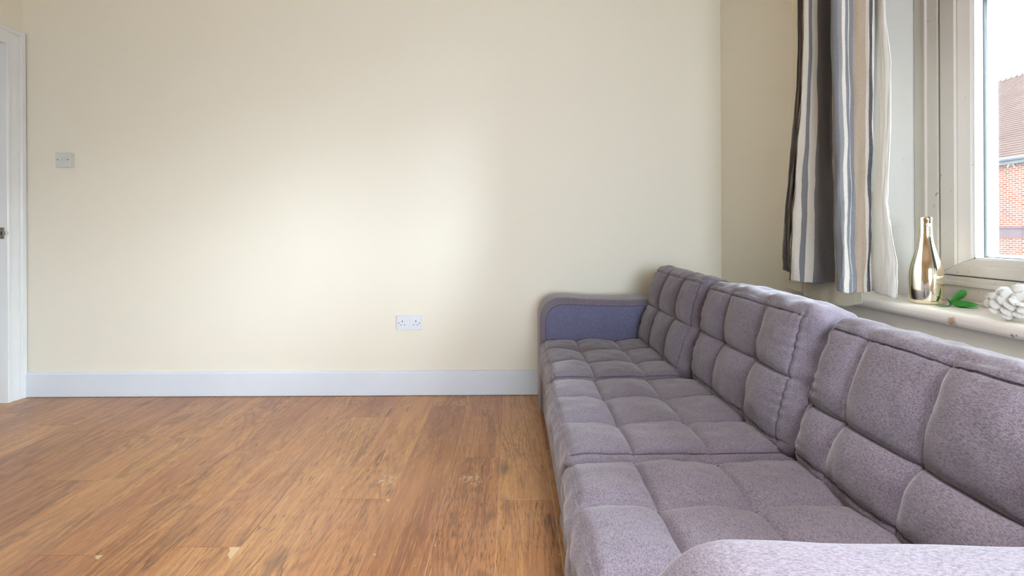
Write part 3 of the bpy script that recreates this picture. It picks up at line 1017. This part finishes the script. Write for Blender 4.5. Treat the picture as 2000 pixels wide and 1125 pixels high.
# ------------------------------------------------------------------ things on the sill
def mat_gold():
    t = NT('gold_mirror')
    n = t.noise(t.coord('Object'), 14, 2)
    t.set(t.mix(n, srgb(244, 232, 200), srgb(250, 242, 220)), 0.09, 1.0)
    t.bump(t.noise(t.coord('Object'), 7, 1), 0.05, 0.004)
    return t.m
M_GOLD = mat_gold()
bottle = thing('champagne_bottle', 'mirror-gold champagne bottle with a clear jewel standing on the window sill', 'bottle', (1.298, 1.446, SZ))
prof = [(0.0, 0.004), (0.030, 0.0), (0.040, 0.001), (0.0435, 0.006), (0.0445, 0.014), (0.0448, 0.05), (0.0448, 0.085), (0.0435, 0.108), (0.040, 0.128), (0.035, 0.148),
        (0.0295, 0.168), (0.0245, 0.188), (0.0212, 0.206), (0.0190, 0.222), (0.0178, 0.236), (0.0176, 0.272), (0.0184, 0.276), (0.0188, 0.281), (0.0178, 0.285), (0.014, 0.2865), (0.0, 0.287)]
sm = []
for a, b in zip(prof, prof[1:]): sm += [a, ((a[0] + b[0]) / 2, (a[1] + b[1]) / 2)]
prof = [(r * 0.965, z * 0.945) for r, z in prof]
lathe('body', prof, M_GOLD, bottle, 64)
bm = bmesh.new()
bmesh.ops.create_icosphere(bm, subdivisions=1, radius=0.0078)
for v in bm.verts: v.co.y *= 0.6
jm = plain('clear_jewel', srgb(236, 238, 240), 0.08, 0.35, 0.9)
j = obj('jewel', bm, jm, bottle); j.location = (-0.006, -0.0160, 0.245)

M_LEAF = NT('green_plastic_leaf')
_n = M_LEAF.noise(M_LEAF.mapping(M_LEAF.coord(), (60, 60, 60)), 1.0, 3)
M_LEAF.set(M_LEAF.mix(_n, srgb(38, 128, 42), srgb(74, 176, 66)), 0.38, 0, 0.5); M_LEAF = M_LEAF.m
M_STEM = plain('dark_green_stem', srgb(46, 78, 44), 0.5)
M_THREAD = plain('clear_thread', srgb(216, 208, 190), 0.3)
sprig = thing('leaf_sprig', 'bright green artificial leaf sprig lying on the window sill', 'leaf', (1.311, 1.38, SZ))
def blade(name, base, tip, side, w, cup, round_tip, mat, parent, curl=0.0, N=12, Mw=6):
    base, tip, side = Vector(base), Vector(tip), Vector(side).normalized()
    d = tip - base
    nrm = d.cross(side).normalized()
    v, f = [], []
    for i in range(N + 1):
        t = i / N
        if round_tip: wid = w * (0.35 + 0.65 * min(1, t / 0.55)) * (math.sqrt(max(0, 1 - max(0, (t - 0.72) / 0.28) ** 2)) if t > 0.72 else 1)
        else: wid = w * math.sin(PI * (0.08 + 0.92 * t)) ** 0.75
        wid = max(wid, w * 0.03)
        for k in range(Mw + 1):
            s = k / Mw * 2 - 1
            p = base + d * t + side * (s * wid) + nrm * (cup * (s * s) * wid + curl * math.sin(PI * t))
            v.append(p)
    for i in range(N):
        for k in range(Mw):
            f.append((i * (Mw + 1) + k, i * (Mw + 1) + k + 1, (i + 1) * (Mw + 1) + k + 1, (i + 1) * (Mw + 1) + k))
    o = pydata(name, v, f, mat, parent, smooth=True)
    md = o.modifiers.new('thick', 'SOLIDIFY'); md.thickness = 0.0012; md.offset = 0
    return o
blade('leaf', (0.000, 0.000, 0.010), (0.046, -0.004, 0.047), (0.58, -0.05, -0.72), 0.0125, 0.25, True, M_LEAF, sprig)
blade('leaf', (0.000, -0.002, 0.010), (0.050, -0.034, 0.010), (0.15, 0.1, 0.95), 0.0105, 0.2, False, M_LEAF, sprig)
blade('leaf', (-0.001, -0.004, 0.006), (0.040, -0.046, 0.004), (0.75, 0.6, 0.12), 0.012, 0.15, False, M_LEAF, sprig)
blade('leaf', (-0.004, -0.004, 0.003), (-0.046, -0.002, 0.004), (0.1, 0.9, 0.05), 0.006, 0.2, False, M_LEAF, sprig)
tube('stem', [(-0.006, -0.004, 0.003), (-0.001, -0.003, 0.006), (0.000, 0.0, 0.012), (-0.003, 0.002, 0.020), (-0.009, 0.006, 0.025)], [0.0012, 0.0016, 0.002, 0.0014, 0.001], M_STEM, sprig)
tube('thread', [(-0.009, 0.006, 0.025), (-0.022, 0.016, 0.032), (-0.045, 0.03, 0.044)], 0.0004, M_THREAD, sprig, 5)

# white frilly ornament: overlapping rounded petals
M_PETAL = mat_cloth('white_petal_plastic', srgb(250, 248, 244), 0.5)
orn = thing('petal_ornament', 'white frilly ornament of rounded petals at the right end of the sill', 'ornament', (1.276, 1.158, SZ))
def petal(cx, cy, cz, length, width, out, face, mat):
    """rounded lobe starting at (cx,cy,cz), growing along out, its flat side towards face"""
    out = Vector(out).normalized(); face = Vector(face).normalized()
    side = out.cross(face).normalized()
    v, f = [], []
    N, K = 9, 8
    for i in range(N + 1):
        t = i / N
        prof = 0.45 + 0.55 * t if t < 0.55 else 0.7525 + 0.2475 * math.sin(PI * (t - 0.55) / 0.45 * 0.5)
        cap = math.sqrt(max(0, 1 - ((t - 0.62) / 0.38) ** 2)) if t > 0.62 else 1
        w = max(0.0006, width * prof * cap)
        for k in range(K + 1):
            s = k / K * 2 - 1
            p = Vector((cx, cy, cz)) + out * (length * t) + side * (s * w) + face * (0.004 * math.sin(PI * t * 0.9) - 0.13 * w * s * s + 0.0012 * math.sin(s * 9 + t * 7))
            v.append(p)
    for i in range(N):
        for k in range(K):
            a = i * (K + 1) + k
            f.append((a, a + 1, a + K + 2, a + K + 1))
    o = pydata('petal', v, f, mat, orn, smooth=True)
    md = o.modifiers.new('thick', 'SOLIDIFY'); md.thickness = 0.0016; md.offset = 0
    return o
face = Vector((-0.50, -0.66, 0.62)).normalized()
e1 = Vector((0.70, -0.70, 0.0)).normalized()           # screen right
e2 = face.cross(e1).normalized()
if e2.z < 0: e2 = -e2
ctr = Vector((0.0, 0.0, 0.040))
rnd = random.Random(3)
for ring, (cnt, r0, ln_, wd, lift) in enumerate(((12, 0.020, 0.040, 0.0150, 0.0), (10, 0.012, 0.040, 0.0165, 0.006), (8, 0.006, 0.034, 0.016, 0.011), (6, 0.000, 0.024, 0.013, 0.016))):
    for k in range(cnt):
        a = 2 * PI * (k + 0.5 * (ring % 2)) / cnt + rnd.uniform(-0.1, 0.1)
        d = e1 * math.cos(a) * 1.25 + e2 * math.sin(a) * 0.92
        p = ctr + d * r0 + face * lift
        L = ln_ * (1.0 + rnd.uniform(-0.08, 0.1))
        tip = p + d.normalized() * L
        if tip.z < 0.006: L *= max(0.3, (p.z - 0.006) / max(1e-4, p.z - tip.z))
        petal(p.x, p.y, p.z, L, wd, d + face * (0.05 + 0.16 * ring), face, M_PETAL)
bm = bmesh.new()
bmesh.ops.create_uvsphere(bm, u_segments=20, v_segments=12, radius=1.0)
for v in bm.verts: v.co = ctr + e1 * v.co.x * 0.036 + e2 * v.co.y * 0.030 + face * (v.co.z * 0.009)
obj('core', bm, M_PETAL, orn, smooth=True)
bm = bmesh.new(); bmesh.ops.create_cone(bm, cap_ends=True, segments=20, radius1=0.026, radius2=0.022, depth=0.03, matrix=Matrix.Translation((0.0, 0.0, 0.015)))
obj('foot', bm, M_PETAL, orn, smooth=True)
M_PEARL = plain('pearl', srgb(206, 196, 186), 0.25)
for k in range(9):
    bm = bmesh.new(); bmesh.ops.create_uvsphere(bm, u_segments=8, v_segments=6, radius=0.0022)
    o = obj('bead', bm, M_PEARL, orn, smooth=True)
    o.location = ctr + face * 0.022 + e1 * rnd.uniform(-0.03, 0.03) + e2 * rnd.uniform(-0.028, 0.028)

# ------------------------------------------------------------------ outside: street, brick house, parked car
GZ = -0.95
def mat_brick():
    t = NT('red_brick')
    b = t.n('ShaderNodeTexBrick')
    g = t.n('ShaderNodeNewGeometry').outputs['Position']
    sp = t.n('ShaderNodeSeparateXYZ'); t.l(g, sp.inputs[0])
    cb = t.n('ShaderNodeCombineXYZ')
    t.l(t.math('ADD', sp.outputs[1], sp.outputs[0]), cb.inputs[0]); t.l(sp.outputs[2], cb.inputs[1])
    t.l(cb.outputs[0], b.inputs['Vector'])
    b.inputs['Color1'].default_value = srgb(146, 84, 66)
    b.inputs['Color2'].default_value = srgb(166, 104, 84)
    b.inputs['Mortar'].default_value = srgb(208, 184, 170)
    b.inputs['Scale'].default_value = 1.0
    b.inputs['Brick Width'].default_value = 0.225
    b.inputs['Row Height'].default_value = 0.085
    b.inputs['Mortar Size'].default_value = 0.012
    t.set(b.outputs['Color'], 0.9, 0, 0.2)
    t.bump(b.outputs['Fac'], -0.4, 0.01)
    return t.m
M_BRICK = mat_brick()
M_TILE = plain('clay_roof_tile', srgb(112, 86, 78), 0.85, vary=0.16, scale=1.6)
M_RIDGE = plain('pale_ridge_tile', srgb(226, 214, 204), 0.8)
M_STONE = plain('mauve_stone_band', srgb(132, 112, 118), 0.85)
M_GUTTER = plain('grey_gutter', srgb(120, 124, 130), 0.5)
M_ASPH = plain('street_asphalt', srgb(98, 98, 100), 0.9, vary=0.1, scale=3)
M_PAVE = plain('pavement', srgb(128, 125, 120), 0.9, vary=0.06, scale=2)
struct(box('ground', (-30, -30, GZ - 0.3), (60, 70, GZ), M_ASPH), 'grey street outside the window')
struct(box('pavement', (16.5, -10, GZ), (19.98, 50, GZ + 0.12), M_PAVE), 'pavement in front of the brick house')
house = thing('brick_house', 'red brick house with a clay tile roof seen through the window', 'house', (20, 19, GZ))
HO = Vector((20, 19, GZ))
HX0, HX1, HY0, HY1, EAVE = 20.0, 29.6, 8.0, 31.0, 3.95
RIDX, RIDZ = 24.8, 8.45
bm = bmesh.new(); add_box(bm, Vector((HX0, HY0, GZ)) - HO, Vector((HX1, HY1, EAVE)) - HO)
obj('wall', bm, M_BRICK, house)
pydata('gable', [Vector(p) - HO for p in ((HX0, HY0, EAVE), (HX1, HY0, EAVE), (RIDX, HY0, RIDZ), (HX0, HY0 + 0.25, EAVE), (HX1, HY0 + 0.25, EAVE), (RIDX, HY0 + 0.25, RIDZ))],
       [(0, 1, 2), (5, 4, 3), (0, 3, 4, 1), (1, 4, 5, 2), (2, 5, 3, 0)], M_BRICK, house)
pydata('gable', [Vector(p) - HO for p in ((HX0, HY1, EAVE), (HX1, HY1, EAVE), (RIDX, HY1, RIDZ), (HX0, HY1 - 0.25, EAVE), (HX1, HY1 - 0.25, EAVE), (RIDX, HY1 - 0.25, RIDZ))],
       [(0, 1, 2), (5, 4, 3), (0, 3, 4, 1), (1, 4, 5, 2), (2, 5, 3, 0)], M_BRICK, house)
bm = bmesh.new(); add_box(bm, Vector((HX0 - 0.05, HY0 - 0.02, 0.62)) - HO, Vector((HX0 + 0.02, HY1 + 0.02, 0.98)) - HO)
add_box(bm, Vector((HX0 - 0.09, HY0 - 0.04, 0.98)) - HO, Vector((HX0 + 0.02, HY1 + 0.04, 1.06)) - HO)
obj('stone_band', bm, M_STONE, house)
# roof courses: every course a sloping slab lapping the one below
def courses(sgn, name):
    v, f = [], []
    xe = HX0 - 0.25 if sgn > 0 else HX1 + 0.25
    run = abs(RIDX - xe)
    N = 42
    for i in range(N):
        t0, t1 = i / N, (i + 1.25) / N
        t1 = min(t1, 1.0)
        xa, xb = xe + sgn * run * t0, xe + sgn * run * t1
        z0 = EAVE - 0.2
        za, zb = z0 + (RIDZ - z0) * t0, z0 + (RIDZ - z0) * t1
        k = len(v)
        for (x, z) in ((xa, za), (xa, za + 0.055), (xb, zb + 0.012), (xb, zb - 0.02)):
            for y in (HY0 - 0.15, HY1 + 0.15):
                v.append(Vector((x, y, z)) - HO)
        for a, b in ((0, 2), (2, 4), (4, 6), (6, 0)):
            f.append((k + a, k + a + 1, k + b + 1, k + b))
        f.append((k, k + 2, k + 4, k + 6)); f.append((k + 1, k + 7, k + 5, k + 3))
    o = pydata(name, v, f, M_TILE, house)
    o['kind'] = 'stuff'
    return o
courses(1, 'roof_tiles')
courses(-1, 'roof_tiles')
rid = None
nr = 92
for k in range(nr):
    y = HY0 - 0.1 + (HY1 - HY0 + 0.2) * k / nr
    if rid is None:
        v, f = [], []
        S = 7
        for i in range(S + 1):
            a = PI * i / S
            for (yy, r) in ((0.0, 0.15), (0.19, 0.12)):
                v.append((r * math.cos(a), yy, r * 0.9 * math.sin(a)))
        for i in range(S): f.append((2 * i, 2 * i + 1, 2 * i + 3, 2 * i + 2))
        rid = pydata('ridge_tile', v, f, M_RIDGE, house)
        md_me = rid.data
        rid.location = Vector((RIDX, y, RIDZ - 0.05)) - HO
    else:
        c = rid.copy(); COL.objects.link(c); c.parent = house
        c.location = Vector((RIDX, y, RIDZ - 0.05)) - HO
tube('gutter', [Vector((HX0 - 0.28, HY0 - 0.1, EAVE - 0.22)) - HO, Vector((HX0 - 0.28, HY1 + 0.1, EAVE - 0.22)) - HO], 0.085, M_GUTTER, house)
bm = bmesh.new(); add_box(bm, Vector((HX0 - 0.26, HY0 - 0.1, EAVE - 0.42)) - HO, Vector((HX0 - 0.22, HY1 + 0.1, EAVE - 0.2)) - HO)
obj('fascia', bm, M_GUTTER, house)
# swan-neck bracket lamp under the gutter
lamp = [Vector((HX0 - 0.01, 18.30, 3.42)), Vector((HX0 - 0.06, 18.32, 3.52)), Vector((HX0 - 0.13, 18.34, 3.55)), Vector((HX0 - 0.21, 18.36, 3.51)), Vector((HX0 - 0.24, 18.37, 3.42))]
tube('bracket', [p - HO for p in lamp], 0.024, M_UPVC, house)
# first-floor and ground-floor windows
for (y, z) in ((19.95, 2.5), (19.95, -0.1), (15.2, 2.0), (15.2, -0.2), (24.6, 2.0), (24.6, -0.2), (11.0, 2.0), (11.0, -0.2), (28.0, 2.0), (28.0, -0.2)):
    w, h = 0.62, 0.75
    bm = bmesh.new()
    for a, b in (((-0.06, -w, -h), (0.02, -w + 0.09, h)), ((-0.06, w - 0.09, -h), (0.02, w, h)), ((-0.06, -w, -h), (0.02, w, -h + 0.09)), ((-0.06, -w, h - 0.09), (0.02, w, h)), ((-0.05, -w, -0.04), (0.01, w, 0.04))):
        add_box(bm, a, b)
    add_box(bm, (-0.12, -w - 0.1, -h - 0.1), (0.02, w + 0.1, -h))
    fo = obj('window', bm, M_UPVC, house); fo.location = Vector((HX0, y, z)) - HO
    bm = bmesh.new(); add_box(bm, (-0.02, -w + 0.05, -h + 0.05), (0.0, w - 0.05, h - 0.05))
    obj('pane', bm, plain_glass if 'plain_glass' in globals() else globals().setdefault('plain_glass', plain('far_window_glass', srgb(96, 104, 112), 0.1)), fo)
tube('downpipe', [Vector((HX0 - 0.07, 19.25, EAVE - 0.3)) - HO, Vector((HX0 - 0.07, 19.25, GZ + 0.02)) - HO], 0.05, M_GUTTER, house)

# parked car by the far kerb
M_CAR = plain('silver_car_paint', srgb(206, 212, 220), 0.25, 0.3, vary=0.01)
M_CGLASS = plain('car_glass', srgb(120, 132, 142), 0.08)
M_TYRE = plain('tyre_rubber', srgb(40, 40, 42), 0.9)
car = thing('parked_car', 'pale silver car parked in the street beyond the window', 'car', (8.3, 7.0, GZ))
def loft(name, secs, mat, parent):
    v, f = [], []
    n = len(secs[0])
    for s in secs: v += s
    for r in range(len(secs) - 1):
        for i in range(n):
            j = (i + 1) % n
            f.append((r * n + i, r * n + j, (r + 1) * n + j, (r + 1) * n + i))
    f.append(tuple(range(n))[::-1]); f.append(tuple((len(secs) - 1) * n + i for i in range(n)))
    o = pydata(name, v, f, mat, parent, smooth=True)
    return o
def carsec(y, w, z0, z1, r=0.12):
    pts = []
    for (sx_, sz_, a0) in ((1, 1, 0), (-1, 1, 90), (-1, -1, 180), (1, -1, 270)):
        for k in range(4):
            a = math.radians(a0 + 30 * k)
            cx_, cz_ = sx_ * (w - r), (z1 - r if sz_ > 0 else z0 + r)
            pts.append((cx_ + r * math.cos(a), y, cz_ + r * math.sin(a)))
    return pts
loft('body', [carsec(-2.1, 0.70, 0.35, 0.72), carsec(-1.9, 0.84, 0.24, 0.82), carsec(-0.9, 0.87, 0.2, 0.92), carsec(0.9, 0.87, 0.2, 0.95), carsec(1.85, 0.84, 0.24, 0.90), carsec(2.05, 0.74, 0.35, 0.75)], M_CAR, car)
loft('cabin_glass', [carsec(-1.1, 0.74, 0.80, 1.02, 0.08), carsec(-0.45, 0.70, 0.8, 1.38, 0.1), carsec(1.1, 0.70, 0.8, 1.40, 0.1), carsec(1.75, 0.72, 0.8, 1.02, 0.08)], M_CGLASS, car)
loft('roof', [carsec(-0.50, 0.66, 1.36, 1.41, 0.02), carsec(-0.2, 0.68, 1.37, 1.46, 0.04), carsec(0.8, 0.68, 1.37, 1.47, 0.04), carsec(1.15, 0.64, 1.36, 1.41, 0.02)], M_CAR, car)
for x in (-0.80, 0.80):
    for y in (-1.3, 1.3):
        bm = bmesh.new()
        bmesh.ops.create_cone(bm, cap_ends=True, segments=24, radius1=0.31, radius2=0.31, depth=0.2, matrix=Matrix.Translation((x, y, 0.31)) @ Matrix.Rotation(PI / 2, 4, 'Y'))
        wh = obj('wheel', bm, M_TYRE, car)
        bm = bmesh.new()
        bmesh.ops.create_cone(bm, cap_ends=True, segments=16, radius1=0.19, radius2=0.17, depth=0.03, matrix=Matrix.Translation((x + (0.1 if x > 0 else -0.1), y, 0.31)) @ Matrix.Rotation(PI / 2, 4, 'Y'))
        obj('hubcap', bm, M_STEEL, wh)

# ceiling lamp (unseen, added to brighten the near part of the sofa)
cl_ = thing('ceiling_fill_lamp', 'round white ceiling lamp, unseen, added to brighten the sofa', 'lamp', (0.25, 0.0, ZC))
lathe('base_plate', [(0, 0.0), (0.07, 0.0), (0.07, -0.02), (0.0, -0.02)], M_PLASTIC, cl_, 24)
tube('cord', [(0, 0, -0.02), (0, 0, -0.13)], 0.004, M_PLASTIC, cl_)
lathe('lamp_shade', [(0.05, -0.13), (0.10, -0.15), (0.20, -0.19), (0.20, -0.192), (0.10, -0.153), (0.05, -0.133)], M_PLASTIC, cl_, 32)
